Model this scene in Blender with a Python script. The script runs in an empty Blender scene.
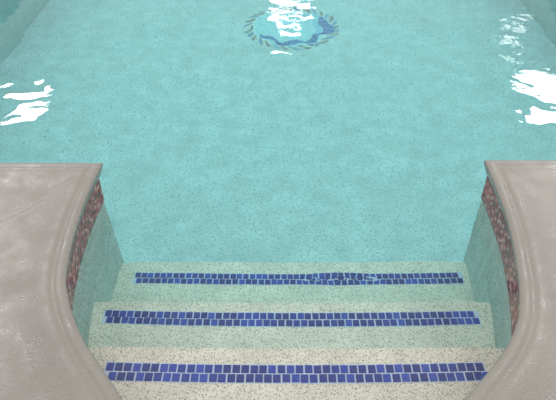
import bpy, bmesh, math, random
from mathutils import Vector
random.seed(7)
S = bpy.context.scene
C = S.collection

# ------------------------------------------------------------------ helpers
def obj(name, bm, mats, parent=None, smooth=False, loc=None):
    me = bpy.data.meshes.new(name)
    bmesh.ops.recalc_face_normals(bm, faces=bm.faces[:])
    for e in bm.edges:
        if len(e.link_faces) == 2 and e.calc_face_angle(0) > .75: e.smooth = False
    bm.to_mesh(me); bm.free()
    for m in (mats if isinstance(mats, (list, tuple)) else [mats]):
        me.materials.append(m)
    if smooth:
        for p in me.polygons: p.use_smooth = True
    o = bpy.data.objects.new(name, me); C.objects.link(o)
    if parent: o.parent = parent
    return o

def tag(o, label=None, cat=None, group=None, kind=None):
    if label: o['label'] = label
    if cat: o['category'] = cat
    if group: o['group'] = group
    if kind: o['kind'] = kind
    return o

def thing(name, label, cat, group=None, loc=(0, 0, 0)):
    o = bpy.data.objects.new(name, None); C.objects.link(o)
    o.location = loc; o.empty_display_size = .1
    return tag(o, label, cat, group)

def spline(P, n=8):
    """Catmull-Rom through P"""
    P = [Vector(p) for p in P]
    out = []
    for i in range(len(P) - 1):
        p0 = P[i-1] if i else P[0]*2 - P[1]
        p1, p2 = P[i], P[i+1]
        p3 = P[i+2] if i + 2 < len(P) else P[-1]*2 - P[-2]
        for k in range(n):
            t = k / n
            out.append(.5*((2*p1) + (p2-p0)*t + (2*p0-5*p1+4*p2-p3)*t*t + (3*p1-p0-3*p2+p3)*t**3))
    out.append(P[-1])
    return out

def resample(P, step):
    out = [P[0]]; acc = 0.
    for a, b in zip(P, P[1:]):
        L = (b-a).length
        if L == 0: continue
        d = step - acc
        while d <= L:
            out.append(a.lerp(b, d/L)); d += step
        acc = L - (d - step)
    if (out[-1]-P[-1]).length > step*.3: out.append(P[-1])
    else: out[-1] = P[-1]
    return out

def normals(P, side):
    """mitred unit-offset vectors; side=+1 -> left of travel direction"""
    N = []
    for i in range(len(P)):
        ds = []
        if i: ds.append((P[i]-P[i-1]).normalized())
        if i < len(P)-1: ds.append((P[i+1]-P[i]).normalized())
        ns = [Vector((-d.y, d.x))*side for d in ds]
        if len(ns) == 1: N.append(ns[0]); continue
        m = (ns[0]+ns[1]).normalized()
        N.append(m / max(.5, m.dot(ns[0])))
    return N

def inset_pt(P, N, i, s, corner=None):
    """path point i moved s towards the deck; round an outer corner the offsets stop at the mitre"""
    x, y = P[i].x+N[i].x*s, P[i].y+N[i].y*s
    if corner is not None and s > 0:
        c, sx = corner
        if i < c: x = sx*max(sx*x, sx*P[c].x+s)
        elif i < c+30: y = min(y, P[c-1].y-s)
    return x, y

def sweep(P, N, prof, closed=True, corner=None):
    """profile (s, z) swept along the plan path P"""
    bm = bmesh.new(); rows = []
    for i in range(len(P)):
        rows.append([bm.verts.new((*inset_pt(P, N, i, s, corner), z)) for s, z in prof])
    m = len(prof)
    for a, b in zip(rows, rows[1:]):
        for j in range(m if closed else m-1):
            k = (j+1) % m
            bm.faces.new((a[j], a[k], b[k], b[j]))
    if closed:
        bm.faces.new(rows[0]); bm.faces.new(rows[-1][::-1])
    return bm

def prism(pts, z0, z1):
    bm = bmesh.new()
    lo = [bm.verts.new((x, y, z0)) for x, y in pts]
    hi = [bm.verts.new((x, y, z1)) for x, y in pts]
    n = len(pts)
    bm.faces.new(lo[::-1]); bm.faces.new(hi)
    for i in range(n):
        bm.faces.new((lo[i], lo[(i+1) % n], hi[(i+1) % n], hi[i]))
    return bm

def box(bm, x0, x1, y0, y1, z0, z1):
    v = [bm.verts.new((x, y, z)) for z in (z0, z1) for x, y in ((x0, y0), (x1, y0), (x1, y1), (x0, y1))]
    for f in ((3, 2, 1, 0), (4, 5, 6, 7), (0, 1, 5, 4), (1, 2, 6, 5), (2, 3, 7, 6), (3, 0, 4, 7)):
        bm.faces.new([v[i] for i in f])

def pillow_tile(bm, q, zb, h, mi=0, inset=.18):
    """little glazed tile on the 4 corners q (3-D frame: each q is (base point, up vector))"""
    c = sum((Vector(p) for p, u in q), Vector()) / 4
    lo = [bm.verts.new(Vector(p) + u*zb) for p, u in q]
    mid = [bm.verts.new(Vector(p) + u*(zb+h*.65)) for p, u in q]
    hi = [bm.verts.new(Vector(p).lerp(c, inset) + u*(zb+h)) for p, u in q]
    for A, B in ((lo, mid), (mid, hi)):
        for i in range(len(q)):
            j = (i+1) % len(q)
            f = bm.faces.new((A[i], A[j], B[j], B[i])); f.material_index = mi
    f = bm.faces.new(hi); f.material_index = mi

# ---------------------------------------------------------------- materials
def mat(name):
    m = bpy.data.materials.new(name); m.use_nodes = True
    nt = m.node_tree
    b = nt.nodes['Principled BSDF']
    return m, nt, b

def node(nt, t, **kw):
    n = nt.nodes.new(t)
    for k, v in kw.items():
        if k.startswith('i_'):
            n.inputs[k[2:].replace('_', ' ')].default_value = v
        else: setattr(n, k, v)
    return n

def ramp(nt, src, stops, interp='LINEAR'):
    r = nt.nodes.new('ShaderNodeValToRGB'); r.color_ramp.interpolation = interp
    e = r.color_ramp.elements
    e[0].position, e[0].color = stops[0]
    e[1].position, e[1].color = stops[-1]
    for p, c in stops[1:-1]:
        x = e.new(p); x.color = c
    nt.links.new(src, r.inputs['Fac'])
    return r

def mixc(nt, fac, a, b, blend='MIX'):
    m = nt.nodes.new('ShaderNodeMix'); m.data_type = 'RGBA'; m.blend_type = blend
    for sock, v in ((m.inputs[0], fac), (m.inputs[6], a), (m.inputs[7], b)):
        if hasattr(v, 'is_linked'): nt.links.new(v, sock)
        else: sock.default_value = v
    return m.outputs[2]

def math_(nt, op, a, b=None, c=None):
    m = nt.nodes.new('ShaderNodeMath'); m.operation = op
    for sock, v in zip(m.inputs, (a, b, c)):
        if v is None: continue
        if hasattr(v, 'is_linked'): nt.links.new(v, sock)
        else: sock.default_value = v
    return m.outputs[0]

def g(v): return (v, v, v, 1)

def plaster(name, base, fleck1, fleck2, cover=.16, scale=150):
    m, nt, b = mat(name)
    co = node(nt, 'ShaderNodeTexCoord').outputs['Object']
    nz = node(nt, 'ShaderNodeTexNoise', i_Scale=9, i_Detail=5)
    nt.links.new(co, nz.inputs['Vector'])
    mott = ramp(nt, nz.outputs['Fac'], [(.3, g(.86)), (.7, g(1.06))])
    col = mixc(nt, 1., base, mott.outputs['Color'], 'MULTIPLY')
    for sc, cov, fc, rad in ((scale, cover, fleck1, .46), (scale*.62, cover*.5, fleck2, .42), (scale*1.7, cover*1.2, fleck1, .55)):
        v = node(nt, 'ShaderNodeTexVoronoi', i_Scale=sc, i_Randomness=1.)
        nt.links.new(co, v.inputs['Vector'])
        sep = node(nt, 'ShaderNodeSeparateColor'); nt.links.new(v.outputs['Color'], sep.inputs[0])
        pick = math_(nt, 'LESS_THAN', sep.outputs[0], cov)
        dot = math_(nt, 'LESS_THAN', v.outputs['Distance'], rad)
        f = math_(nt, 'MULTIPLY', math_(nt, 'MULTIPLY', pick, dot), .85)
        col = mixc(nt, f, col, fc)
    nt.links.new(col, b.inputs['Base Color'])
    b.inputs['Roughness'].default_value = .75
    b.inputs['Specular IOR Level'].default_value = .2
    return m

def glazed(name, cols, rough=.15):
    """tiles of one mesh: every tile its own firing shade"""
    m, nt, b = mat(name)
    gi = node(nt, 'ShaderNodeNewGeometry')
    n = len(cols)
    oi = node(nt, 'ShaderNodeObjectInfo')
    pick = math_(nt, 'FRACT', math_(nt, 'MULTIPLY_ADD', oi.outputs['Random'], 7.31, gi.outputs['Random Per Island']))
    r = ramp(nt, pick, [((i/n) if i < n-1 else .999 if n == 1 else i/n, c) for i, c in enumerate(cols)], 'CONSTANT')
    nt.links.new(r.outputs['Color'], b.inputs['Base Color'])
    b.inputs['Roughness'].default_value = rough
    return m

def plain(name, c, rough=.6, noise=0., nscale=30):
    m, nt, b = mat(name)
    co = node(nt, 'ShaderNodeTexCoord').outputs['Object']
    nz = node(nt, 'ShaderNodeTexNoise', i_Scale=nscale, i_Detail=3)
    nt.links.new(co, nz.inputs['Vector'])
    r = ramp(nt, nz.outputs['Fac'], [(.25, tuple(x*(1-noise) for x in c[:3])+(1,)), (.75, tuple(min(1, x*(1+noise)) for x in c[:3])+(1,))])
    nt.links.new(r.outputs['Color'], b.inputs['Base Color'])
    b.inputs['Roughness'].default_value = rough
    return m

M = {}
M['step_plaster'] = plaster('speckled_step_plaster', (.95, .835, .73, 1), (.22, .21, .20, 1), (.46, .38, .27, 1), .16, 230)
M['wall_plaster'] = plaster('speckled_wall_plaster', (.69, .73, .68, 1), (.18, .19, .18, 1), (.30, .30, .26, 1), .18, 190)
M['floor_plaster'] = plaster('blue_white_floor_plaster', (.74, .765, .785, 1), (.36, .41, .43, 1), (.44, .49, .51, 1), .16, 150)
M['side_plaster'] = plaster('teal_white_side_plaster', (.47, .61, .585, 1), (.26, .30, .31, 1), (.36, .38, .36, 1), .16, 200)
M['grout'] = plain('pale_grout', (.66, .72, .88, 1), .7, .06)
M['blue_tile'] = glazed('cobalt_tile', [(.010, .026, .25, 1), (.014, .036, .32, 1), (.022, .055, .42, 1), (.011, .030, .27, 1), (.030, .070, .46, 1), (.010, .024, .23, 1)], .4)
M['red_tile'] = glazed('russet_glass_mosaic', [(.24, .07, .07, 1), (.17, .06, .06, 1), (.33, .13, .12, 1), (.10, .06, .06, 1), (.44, .28, .25, 1), (.20, .07, .08, 1), (.27, .10, .10, 1)], .12)
M['dark_grout'] = plain('dusty_rose_grout', (.30, .20, .19, 1), .7, .1)

# wet, sealed grey concrete of the deck
def deck_material():
    m, nt, b = mat('wet_grey_concrete')
    co = node(nt, 'ShaderNodeTexCoord').outputs['Object']
    n1 = node(nt, 'ShaderNodeTexNoise', i_Scale=3.2, i_Detail=5, i_Distortion=.4)
    n2 = node(nt, 'ShaderNodeTexNoise', i_Scale=160, i_Detail=2)
    n3 = node(nt, 'ShaderNodeTexNoise', i_Scale=14, i_Detail=4)
    for n in (n1, n2, n3): nt.links.new(co, n.inputs['Vector'])
    r1 = ramp(nt, n1.outputs['Fac'], [(.3, (.213, .197, .179, 1)), (.7, (.249, .232, .212, 1))])
    r2 = ramp(nt, n2.outputs['Fac'], [(.3, g(.93)), (.7, g(1.05))])
    col = mixc(nt, 1., r1.outputs['Color'], r2.outputs['Color'], 'MULTIPLY')
    nt.links.new(col, b.inputs['Base Color'])
    rr = ramp(nt, n3.outputs['Fac'], [(.35, g(.24)), (.65, g(.5))])
    nt.links.new(rr.outputs['Color'], b.inputs['Roughness'])
    bp = node(nt, 'ShaderNodeBump', i_Strength=1., i_Distance=.0009)
    h = math_(nt, 'ADD', n2.outputs['Fac'], math_(nt, 'MULTIPLY', n3.outputs['Fac'], .9))
    nt.links.new(h, bp.inputs['Height'])
    nt.links.new(bp.outputs['Normal'], b.inputs['Normal'])
    b.inputs['Specular IOR Level'].default_value = .5
    return m
M['deck'] = deck_material()
M['joint'] = plain('old_joint_filler', (.30, .28, .262, 1), .5, .12, 60)

# ------------------------------------------------------- plan of the opening
CX = .06
lipL = [(-.650, 1.758), (-.655, 1.66), (-.657, 1.55), (-.653, 1.42), (-.638, 1.27), (-.618, 1.165), (-.594, 1.105),
        (-.566, 1.045), (-.514, .960), (-.462, .892), (-.414, .833), (-.370, .778), (-.30, .706), (-.20, .628), (-.08, .574), (CX, .555)]
lipR = [(.770, 1.776), (.768, 1.68), (.762, 1.56), (.752, 1.44), (.733, 1.315), (.706, 1.185), (.687, 1.115),
        (.665, 1.050), (.637, .994), (.599, .939), (.560, .893), (.516, .848), (.462, .795), (.38, .716), (.29, .644), (.18, .581), (CX, .555)]
EDGE_L, EDGE_R = -1.88, 1.99                           # side walls of the pool
def full_path(lip, sx):
    P = resample(spline(lip), .02)
    c = P[0]
    head = [Vector((sx*3.4, c.y)), Vector((EDGE_L if sx < 0 else EDGE_R, c.y)), Vector((sx*1.2, c.y)), Vector((c.x+sx*.06, c.y))]
    return head + P
pathL, pathR = full_path(lipL, -1), full_path(lipR, 1)
nL, nR = normals(pathL, -1), normals(pathR, 1)         # both point towards the deck
nL[-1] = Vector((0, -1)); nR[-1] = Vector((0, -1))

OVER = .022
def wall_path(P, N, sx):
    out = []
    for i in range(1, len(P)):
        q = Vector(inset_pt(P, N, i, OVER, (4, sx)))
        if i in (2, 3) : continue
        if not out or (q-out[-1]).length > .004: out.append(q)
    return out
wallL, wallR = wall_path(pathL, nL, -1), wall_path(pathR, nR, 1)
wnL, wnR = normals(wallL, -1), normals(wallR, 1)
wnL[-1] = Vector((0, -1)); wnR[-1] = Vector((0, -1))
def wall_x(W, y):
    pts = [p for p in W[1:]]
    for a, b in zip(pts, pts[1:]):
        if b.y <= y <= a.y: return a.x + (b.x-a.x)*((y-a.y)/(b.y-a.y) if a.y != b.y else 0)
    return pts[0].x if y > pts[0].y else pts[-1].x

# ----------------------------------------------------------------- the decks
ZD = .146                                              # flat deck level; water is z = 0
edge_prof = [(.060, .098), (.019, .098), (.015, .103), (.009, .118), (.004, .133), (.001, .144), (0., .150), (.002, .154), (.007, .1568), (.014, .158),
             (.022, .158), (.029, .1565), (.035, .154), (.040, .1535), (.047, .1555), (.056, .157), (.068, .156), (.088, .1525), (.114, .148), (.140, ZD), (.140, .098)]
def deck(P, N, sx, label):
    t = thing('pool_deck', label, 'pool deck', loc=(sx*1.5, .4, .098))
    off = Vector((-sx*1.5, -.4, -.098))
    def put(bm): bmesh.ops.translate(bm, vec=off, verts=bm.verts[:]); return bm
    cn = (4, sx)
    e = put(sweep(P, N, edge_prof, True, cn)); bmesh.ops.remove_doubles(e, verts=e.verts[:], dist=1e-5)
    obj('bullnose_edge', e, M['deck'], t, True)
    pts = []
    for i in range(len(P)):
        q = inset_pt(P, N, i, .140, cn)
        if not pts or (Vector(q)-Vector(pts[-1])).length > 1e-4: pts.append(q)
    pts += [(CX, -1.6), (sx*3.4, -1.6)]
    obj('deck_slab', put(prism(pts, .098, ZD)), M['deck'], t)
    return t, put
dl, putL = deck(pathL, nL, -1, 'grey wet concrete pool deck on the left of the stairs, with a faint diagonal joint')
dr, putR = deck(pathR, nR, 1, 'grey wet concrete pool deck on the right of the stairs, without a joint line')
# faint diagonal joint across the left deck
jp = resample(spline([(-1.75, 1.02), (-1.25, 1.235), (-.98, 1.385), (-.86, 1.49), (-.80, 1.565)]), .03)
jn = normals(jp, 1)
tag(obj('control_joint', putL(sweep(jp, jn, [(-.003, ZD-.004), (-.003, ZD+.0006), (0, ZD+.0014), (.003, ZD+.0006), (.003, ZD-.004)])), M['joint'], dl, True), 'faint pale joint line')

# ------------------------------------------------------ pool walls and floor
T1, T2, T3 = -.090, -.325, -.560
def fz(y): return -.795 - max(0, y-1.72)*.058
FAR = 8.6
BAT_L, BAT_R = .03, .006                                              # the walls lean inwards below the water

for nm, W, N, bat in (('wall_left', wallL, wnL, BAT_L), ('wall_right', wallR, wnR, BAT_R)):
    wprof = [(0, .097), (0, -.02), (-.84*bat, -.86), (.18, -.86), (.18, .097)]
    tag(obj(nm, sweep(W, N, wprof, True, (1, -1 if nm == 'wall_left' else 1)), M['wall_plaster'], None, False), kind='structure')
bm = bmesh.new(); box(bm, EDGE_L, EDGE_R, FAR, FAR+.2, -1.3, .15)
tag(obj('wall_far', bm, M['wall_plaster']), kind='structure')
for nm, x0, x1 in (('wall_west', EDGE_L-.3, EDGE_L), ('wall_east', EDGE_R, EDGE_R+.3)):
    bm = bmesh.new(); box(bm, x0, x1, 1.80, FAR+.2, -1.3, .15)
    tag(obj(nm, bm, M['side_plaster']), kind='structure')
bm = bmesh.new()
ys = [1.742, 3, 4.3, 6, FAR]
top = [[bm.verts.new((x, y, fz(y))) for x in (EDGE_L, EDGE_R)] for y in ys]
bot = [[bm.verts.new((x, y, fz(y)-.2)) for x in (EDGE_L, EDGE_R)] for y in ys]
for i in range(len(ys)-1):
    bm.faces.new((top[i][0], top[i][1], top[i+1][1], top[i+1][0]))
    bm.faces.new((bot[i][0], bot[i+1][0], bot[i+1][1], bot[i][1]))
    for k in (0, 1): bm.faces.new((top[i][k], top[i+1][k], bot[i+1][k], bot[i][k]))
bm.faces.new((top[0][0], bot[0][0], bot[0][1], top[0][1])); bm.faces.new((top[-1][0], top[-1][1], bot[-1][1], bot[-1][0]))
tag(obj('floor', bm, M['floor_plaster']), kind='structure')

# --------------------------------------- russet mosaic band along the waterline
def mosaic(W, N, label):
    # starts on the main edge a little beyond the corner, follows the wall round the stairs
    c = W[1]; sx = -1 if c.x < 0 else 1
    t = thing('waterline_tile_band', label, 'tile band', 'waterline mosaic bands', (c.x, c.y, .04))
    off = Vector((-c.x, -c.y, -.04))
    Z0, Z1, NR = -.012, .0965, 8
    bm = sweep(W, N, [(.001, Z1), (-.003, Z1), (-.003, Z0), (.001, Z0)])
    bmesh.ops.translate(bm, vec=off, verts=bm.verts[:])
    obj('grout_bed', bm, M['dark_grout'], t)
    rh = (Z1-Z0)/NR
    for r in range(NR):
        bm = bmesh.new()
        for seg in (W[0:2], W[1:]):
            P = resample(list(seg)[::-1] if len(seg) == 2 else list(seg), .0142)
            if len(seg) == 2: P = P[:40][::-1]
            for i in range(len(P)-1):
                a, b = P[i], P[i+1]
                d = b-a
                if d.length < .009: continue
                # running bond: odd courses start half a tile later
                sh = .5 if r % 2 else 0.
                a2, b2 = a + d*(.05 + sh*.0), b - d*.05
                z0, z1 = Z0 + rh*r + .0009, Z0 + rh*(r+1) - .0009
                n = Vector((-d.y, d.x)).normalized()*sx
                up = Vector((-n.x, -n.y, 0))
                o = -.003
                q = [((a2.x+n.x*o, a2.y+n.y*o, z0), up), ((b2.x+n.x*o, b2.y+n.y*o, z0), up), ((b2.x+n.x*o, b2.y+n.y*o, z1), up), ((a2.x+n.x*o, a2.y+n.y*o, z1), up)]
                pillow_tile(bm, q, 0, .0022, inset=.10)
        bmesh.ops.translate(bm, vec=off, verts=bm.verts[:])
        obj('tile_row', bm, M['red_tile'], t)
    return t
mosaic(wallL, wnL, 'russet mosaic tile band under the edge of the left deck')
mosaic(wallR, wnR, 'russet mosaic tile band under the edge of the right deck')

# --------------------------------------------------------------------- steps
def quad(p3):
    """quadratic y(x) through three points"""
    (x0, y0), (x1, y1), (x2, y2) = p3
    def f(x):
        return y0*(x-x1)*(x-x2)/((x0-x1)*(x0-x2)) + y1*(x-x0)*(x-x2)/((x1-x0)*(x1-x2)) + y2*(x-x0)*(x-x1)/((x2-x0)*(x2-x1))
    return f
E1 = quad([(-.558, 1.093), (.006, 1.086), (.676, 1.091)])
E2 = quad([(-.644, 1.404), (.007, 1.398), (.767, 1.402)])
E3 = lambda x: 1.742
def step(label, zt, near, far, rows):
    t = thing('pool_step', label, 'pool step', 'pool entry steps', (CX, .9 if near is None else near(CX)+.15, zt))
    off = -Vector(t.location)
    EPS = .0006
    # plan outline between the two walls at the height of the tread
    dz = -(zt+.02)
    WL = [p - n*dz*BAT_L for p, n in zip(wallL, wnL)]; WR = [p - n*dz*BAT_R for p, n in zip(wallR, wnR)]
    yf = far(-.6)
    n = 16
    def ends(f):
        xl, xr = -.5, .6
        for _ in range(12):
            xl, xr = wall_x(WL, f(xl))+EPS, wall_x(WR, f(xr))-EPS
        return xl, xr
    xl, xr = ends(far)
    F = [(xl+(xr-xl)*i/n, far(xl+(xr-xl)*i/n)) for i in range(n+1)]
    if near is None:
        L = [(p.x+EPS, p.y) for p in WL[2:] if p.y < far(xl)-.006]
        R = [(p.x-EPS, p.y) for p in WR[2:] if p.y < far(xr)-.006]
        L[-1] = (CX, L[-1][1]+EPS)
        pts = F + R[:-1] + L[::-1]
    else:
        nl, nr = ends(near)
        B = [(nl+(nr-nl)*i/n, near(nl+(nr-nl)*i/n)+.0006) for i in range(n+1)]
        L = [(p.x+EPS, p.y) for p in WL[2:] if near(nl)+.008 < p.y < far(xl)-.008]
        R = [(p.x-EPS, p.y) for p in WR[2:] if near(nr)+.008 < p.y < far(xr)-.008]
        pts = F + R + B[::-1] + L[::-1]
    bm = prism(pts, -.86, zt)
    fs = set((round(x, 5), round(y, 5)) for x, y in F)
    es = [e for e in bm.edges if all(abs(v.co.z-zt) < 1e-6 and (round(v.co.x, 5), round(v.co.y, 5)) in fs for v in e.verts)]
    bmesh.ops.bevel(bm, geom=es, offset=.022, segments=5, profile=.5, affect='EDGES')
    bmesh.ops.translate(bm, vec=off, verts=bm.verts[:])
    obj('step_body', bm, M['step_plaster'], t)
    # tile band let into the tread: grout bed with two staggered rows of tiles
    fu, fl = quad(rows[0]), quad(rows[1])
    gap = (fu(0)-fl(0)); hh = gap*.5*.86
    x0, x1 = min(rows[0][0][0], rows[1][0][0])-.0025, max(rows[0][2][0], rows[1][2][0])+.0025
    bed = []
    for i in range(25):
        x = x0+(x1-x0)*i/24; bed.append((x, fu(x)+gap*.5+.001))
    for i in range(25):
        x = x1-(x1-x0)*i/24; bed.append((x, fl(x)-gap*.5-.001))
    bm = prism(bed, zt-.004, zt+.0016)
    bmesh.ops.translate(bm, vec=off, verts=bm.verts[:])
    band = obj('tile_band', bm, M['grout'], t)
    tag(band, 'cobalt blue two-row tile band')
    UP = Vector((0, 0, 1))
    for ri, (f, pts3) in enumerate(((fu, rows[0]), (fl, rows[1]))):
        a, b = pts3[0][0], pts3[2][0]
        nt_ = round((b-a)/.0264); p = (b-a)/nt_
        bm = bmesh.new()
        for i in range(nt_):
            cx = a+p*(i+.5) + random.uniform(-.0009, .0009); cy = f(cx) + random.uniform(-.0007, .0007)
            w = p*.5*.84; sl = (f(cx+.01)-f(cx-.01))/.02 + random.uniform(-.03, .03)
            q = [((cx+dx, cy+dx*sl+dy, zt), UP) for dx, dy in ((-w, -hh), (w, -hh), (w, hh), (-w, hh))]
            pillow_tile(bm, q, .0015, .0032, inset=.10)
        if ri == 1 and near is None:      # cut tile at the right-hand end
            xx = b+p*.08
            q = [((xx, f(xx)+hh, zt), UP), ((xx+.020, f(xx)+hh, zt), UP), ((xx+.001, f(xx)-hh*.55, zt), UP)]
            pillow_tile(bm, q, .0015, .0032, inset=.10)
        bmesh.ops.translate(bm, vec=off, verts=bm.verts[:])
        obj('tile_row', bm, M['blue_tile'], band)
    return t
step('shallowest speckled plaster step, palest, nearest the viewer, with widest-looking blue tiles', T1, None, E1,
     ([(-.508, 1.021), (.006, 1.012), (.607, 1.020)], [(-.495, .989), (.006, .981), (.596, .988)]))
step('middle speckled plaster step of the three, between the palest and the deepest', T2, E1, E2,
     ([(-.615, 1.346), (.007, 1.337), (.695, 1.341)], [(-.604, 1.318), (.007, 1.307), (.707, 1.311)]))
step('deepest speckled plaster step, farthest from the viewer and next to the pool floor', T3, E2, E3,
     ([(-.591, 1.667), (.008, 1.664), (.744, 1.663)], [(-.582, 1.638), (.008, 1.635), (.757, 1.633)]))

# ------------------------------------------------- mosaic medallion on the floor
MX, MY, MR = .108, 4.31, .362
slope = math.atan(.058)
med = thing('floor_medallion', 'round mosaic medallion with a twisted rope border on the pool floor', 'medallion', None, (MX, MY, fz(MY)))
med.rotation_euler = (-slope, 0, 0)
def ring_sector(bm, r0, r1, a0, a1, z, h, twist=0., mi=0, n=4):
    lo = []; 
    inner = [(r0*math.cos(a0+(a1-a0)*k/n), r0*math.sin(a0+(a1-a0)*k/n)) for k in range(n+1)]
    outer = [(r1*math.cos(a0+twist+(a1-a0)*k/n), r1*math.sin(a0+twist+(a1-a0)*k/n)) for k in range(n+1)]
    pts = inner + outer[::-1]
    b = [bm.verts.new((x, y, z)) for x, y in pts]; t = [bm.verts.new((x, y, z+h)) for x, y in pts]
    f = bm.faces.new(t); f.material_index = mi
    for i in range(len(pts)):
        j = (i+1) % len(pts)
        f = bm.faces.new((b[i], b[j], t[j], t[i])); f.material_index = mi
M['med_field'] = plain('pale_blue_mosaic', (.56, .76, .82, 1), .4, .14, 40)
M['med_back'] = plain('white_mosaic_bed', (.74, .82, .82, 1), .5, .06, 40)
M['rope_a'] = glazed('rope_brown_mosaic', [(.34, .28, .28, 1), (.40, .34, .32, 1), (.30, .28, .30, 1)], .35)
M['rope_b'] = glazed('rope_pale_mosaic', [(.62, .66, .68, 1), (.55, .56, .58, 1), (.7, .72, .7, 1)], .35)
M['rope_c'] = glazed('rope_blue_mosaic', [(.26, .36, .54, 1), (.30, .42, .60, 1), (.22, .30, .48, 1)], .35)
M['med_blue'] = glazed('deep_blue_mosaic', [(.13, .26, .52, 1), (.17, .32, .60, 1), (.10, .20, .42, 1)], .35)
M['med_sky'] = glazed('mid_blue_mosaic', [(.34, .58, .76, 1), (.40, .64, .80, 1)], .35)
bm = bmesh.new(); bmesh.ops.create_circle(bm, cap_ends=True, segments=96, radius=MR)
r = bmesh.ops.extrude_face_region(bm, geom=bm.faces[:]); bmesh.ops.translate(bm, vec=(0, 0, .004), verts=[v for v in r['geom'] if isinstance(v, bmesh.types.BMVert)])
obj('backing_disc', bm, M['med_back'], med)
bm = bmesh.new(); bmesh.ops.create_circle(bm, cap_ends=True, segments=96, radius=MR*.80)
bmesh.ops.translate(bm, vec=(0, 0, .0046), verts=bm.verts[:])
r = bmesh.ops.extrude_face_region(bm, geom=bm.faces[:]); bmesh.ops.translate(bm, vec=(0, 0, .002), verts=[v for v in r['geom'] if isinstance(v, bmesh.types.BMVert)])
obj('inner_field', bm, M['med_field'], med)
NS = 30
bm = bmesh.new()
for i in range(NS):
    a = 2*math.pi*i/NS
    d = 2*math.pi/NS
    ring_sector(bm, MR*.83, MR*1.0, a, a+d*.46, .004, .005, d*.9, 0 if i % 2 else 2)
    ring_sector(bm, MR*.85, MR*.98, a+d*.5, a+d*.94, .004, .004, d*.85, 1)
tag(obj('rope_border', bm, [M['rope_a'], M['rope_b'], M['rope_c']], med), 'brown, blue and white twisted rope border')
def swoosh(r_mid, a0, a1, w, mi_mat, name):
    bm = bmesh.new(); n = 18; ins = []; outs = []
    for k in range(n+1):
        t = k/n; a = a0+(a1-a0)*t; ww = w*math.sin(math.pi*min(1, t*.92+.05))**.8
        r = MR*(r_mid+.05*math.sin(t*math.pi*2.2))
        ins.append(((r-ww/2)*math.cos(a), (r-ww/2)*math.sin(a))); outs.append(((r+ww/2)*math.cos(a), (r+ww/2)*math.sin(a)))
    for k in range(n):
        q = [ins[k], ins[k+1], outs[k+1], outs[k]]
        b = [bm.verts.new((x, y, .0062)) for x, y in q]; t = [bm.verts.new((x, y, .0092)) for x, y in q]
        bm.faces.new(t)
        for i in range(4): bm.faces.new((b[i], b[(i+1) % 4], t[(i+1) % 4], t[i]))
    obj(name, bm, mi_mat, med)
R = math.radians
swoosh(.70, R(205), R(250), .040, M['med_blue'], 'wave_figure')
swoosh(.70, R(240), R(292), .048, M['med_blue'], 'wave_figure')
swoosh(.70, R(285), R(335), .056, M['med_blue'], 'wave_figure')
swoosh(.72, R(-32), R(38), .10, M['med_blue'], 'wave_figure')
swoosh(.55, R(-50), R(40), .06, M['med_sky'], 'wave_crest')
swoosh(.66, R(28), R(80), .045, M['med_sky'], 'wave_crest')

# --------------------------------------------------------------------- water
m, nt, b = mat('clear_pool_water')
nt.nodes.remove(b)
out = nt.nodes['Material Output']
gl = node(nt, 'ShaderNodeBsdfGlass', i_Roughness=0., i_IOR=1.333)
gl.inputs['Color'].default_value = (1, 1, 1, 1)
co = node(nt, 'ShaderNodeTexCoord').outputs['Object']
sep = node(nt, 'ShaderNodeSeparateXYZ'); nt.links.new(co, sep.inputs[0])
def noise(scale, detail, sx=1., sy=1., off=0., rough=.5):
    mp = node(nt, 'ShaderNodeMapping'); mp.inputs['Scale'].default_value = (sx, sy, 1); mp.inputs['Location'].default_value = (off, off*.7, off*.3)
    nt.links.new(co, mp.inputs['Vector'])
    n = node(nt, 'ShaderNodeTexNoise', i_Scale=scale, i_Detail=detail, i_Roughness=rough)
    nt.links.new(mp.outputs['Vector'], n.inputs['Vector'])
    return n.outputs['Fac']
def smooth(x, a, b):
    r = node(nt, 'ShaderNodeMapRange', interpolation_type='SMOOTHSTEP')
    nt.links.new(x, r.inputs['Value']); r.inputs['From Min'].default_value = a; r.inputs['From Max'].default_value = b
    return r.outputs['Result']
far_ = smooth(sep.outputs['Y'], 1.5, 2.6)                       # the open pool is livelier than the stair recess
swell = math_(nt, 'MULTIPLY', noise(2.4, 1., 1, 1.1, 3.1), math_(nt, 'MULTIPLY_ADD', far_, .0075, .0036))
chop = math_(nt, 'MULTIPLY', noise(9., 1., .9, 1.0, 9.7), math_(nt, 'MULTIPLY_ADD', far_, .0021, .00030))
# small upwelling over the deepest step
dx = math_(nt, 'DIVIDE', math_(nt, 'SUBTRACT', sep.outputs['X'], .205), .13)
dy = math_(nt, 'DIVIDE', math_(nt, 'SUBTRACT', sep.outputs['Y'], 1.318), .026)
rr = math_(nt, 'ADD', math_(nt, 'MULTIPLY', dx, dx), math_(nt, 'MULTIPLY', dy, dy))
bump_m = smooth(rr, 1.3, .2)
jet = math_(nt, 'MULTIPLY', noise(38., 1., .7, 1.2, 1.3), math_(nt, 'MULTIPLY', bump_m, .0011))
fine = math_(nt, 'MULTIPLY', noise(42., 1., .8, 1.1, 5.2), math_(nt, 'MULTIPLY', smooth(noise(1.1, 1., 1, 1, 2.2), .48, .62), math_(nt, 'MULTIPLY', far_, .00035)))
h = math_(nt, 'ADD', math_(nt, 'ADD', math_(nt, 'ADD', swell, chop), jet), fine)
bp = node(nt, 'ShaderNodeBump', i_Strength=1., i_Distance=1.)
nt.links.new(h, bp.inputs['Height'])
nt.links.new(bp.outputs['Normal'], gl.inputs['Normal'])
nt.links.new(gl.outputs['BSDF'], out.inputs['Surface'])
ab = node(nt, 'ShaderNodeVolumeAbsorption', i_Density=.43)
ab.inputs['Color'].default_value = (.0, .91, .93, 1)
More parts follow.
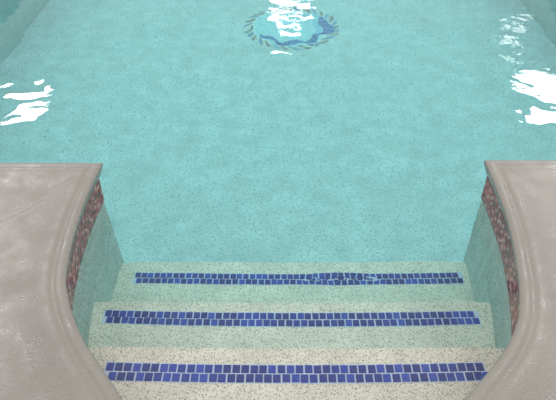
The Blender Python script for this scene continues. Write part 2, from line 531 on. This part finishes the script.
nt.links.new(ab.outputs['Volume'], out.inputs['Volume'])
M['water'] = m
IN = .003
left = [p + n*IN for p, n in zip(wallL, wnL)]; right = [p + n*IN for p, n in zip(wallR, wnR)]
left[0].x = EDGE_L-IN; right[0].x = EDGE_R+IN
pts = [tuple(p) for p in left + right[:-1][::-1]] + [(EDGE_R+IN, FAR+IN), (EDGE_L-IN, FAR+IN)]
tag(obj('water', prism(pts, -1.35, 0.), M['water']), 'clear turquoise pool water, rippled, filling the pool and covering the steps', 'water', None, 'stuff')

# ------------------------------------------------------------- light and view
w = bpy.data.worlds.new('pool_hall'); S.world = w; w.use_nodes = True
bg = w.node_tree.nodes['Background']
wt = w.node_tree                                       # hall: bright ceiling, dimmer walls
tc = node(wt, 'ShaderNodeTexCoord'); sz = node(wt, 'ShaderNodeSeparateXYZ'); wt.links.new(tc.outputs['Generated'], sz.inputs[0])
wr = ramp(wt, sz.outputs['Z'], [(0., (.42, .42, .40, 1)), (.30, (.66, .655, .63, 1)), (.75, (1., .985, .95, 1))])
wt.links.new(wr.outputs['Color'], bg.inputs['Color']); bg.inputs['Strength'].default_value = 1.38
def lamp(name, x, y, z, sx, sy, L, col=(1, .98, .95)):
    l = bpy.data.lights.new(name, 'AREA'); l.shape = 'RECTANGLE'; l.size = sx; l.size_y = sy
    l.energy = L*math.pi*sx*sy; l.color = col
    o = bpy.data.objects.new(name, l); C.objects.link(o); o.location = (x, y, z)
    return o
lamp('ceiling_lamp', -3.95, 7.9, 3.2, .60, .8, 24)
lamp('ceiling_lamp', 4.6, 8.25, 3.2, 1.25, 1.25, 24)
lamp('ceiling_lamp', .25, 11.1, 3.2, .6, .34, 20)
lamp('ceiling_lamp', .30, 12.5, 3.2, 1.1, .7, 18)
lamp('ceiling_lamp', 4.6, 10.8, 3.2, .5, .25, 9)
lamp('ceiling_lamp', -2.7, 3.9, 3.2, .7, .7, 24)
lamp('ceiling_lamp', 2.9, 3.6, 3.2, .7, .7, 24)

cam = bpy.data.cameras.new('camera'); co_ = bpy.data.objects.new('camera', cam); C.objects.link(co_)
cam.sensor_width = 36; cam.lens = 580/556*36; cam.clip_start = .02
co_.location = (0, 0, 1.4); co_.rotation_euler = (math.radians(90-39), 0, 0)
S.camera = co_
S.view_settings.view_transform = 'Standard'; S.view_settings.look = 'None'
S.view_settings.exposure = 0.; S.view_settings.gamma = 1.; S.view_settings.use_curve_mapping = False
S.cycles.max_bounces = 14; S.cycles.transmission_bounces = 14; S.cycles.diffuse_bounces = 6
S.cycles.sample_clamp_indirect = 6.
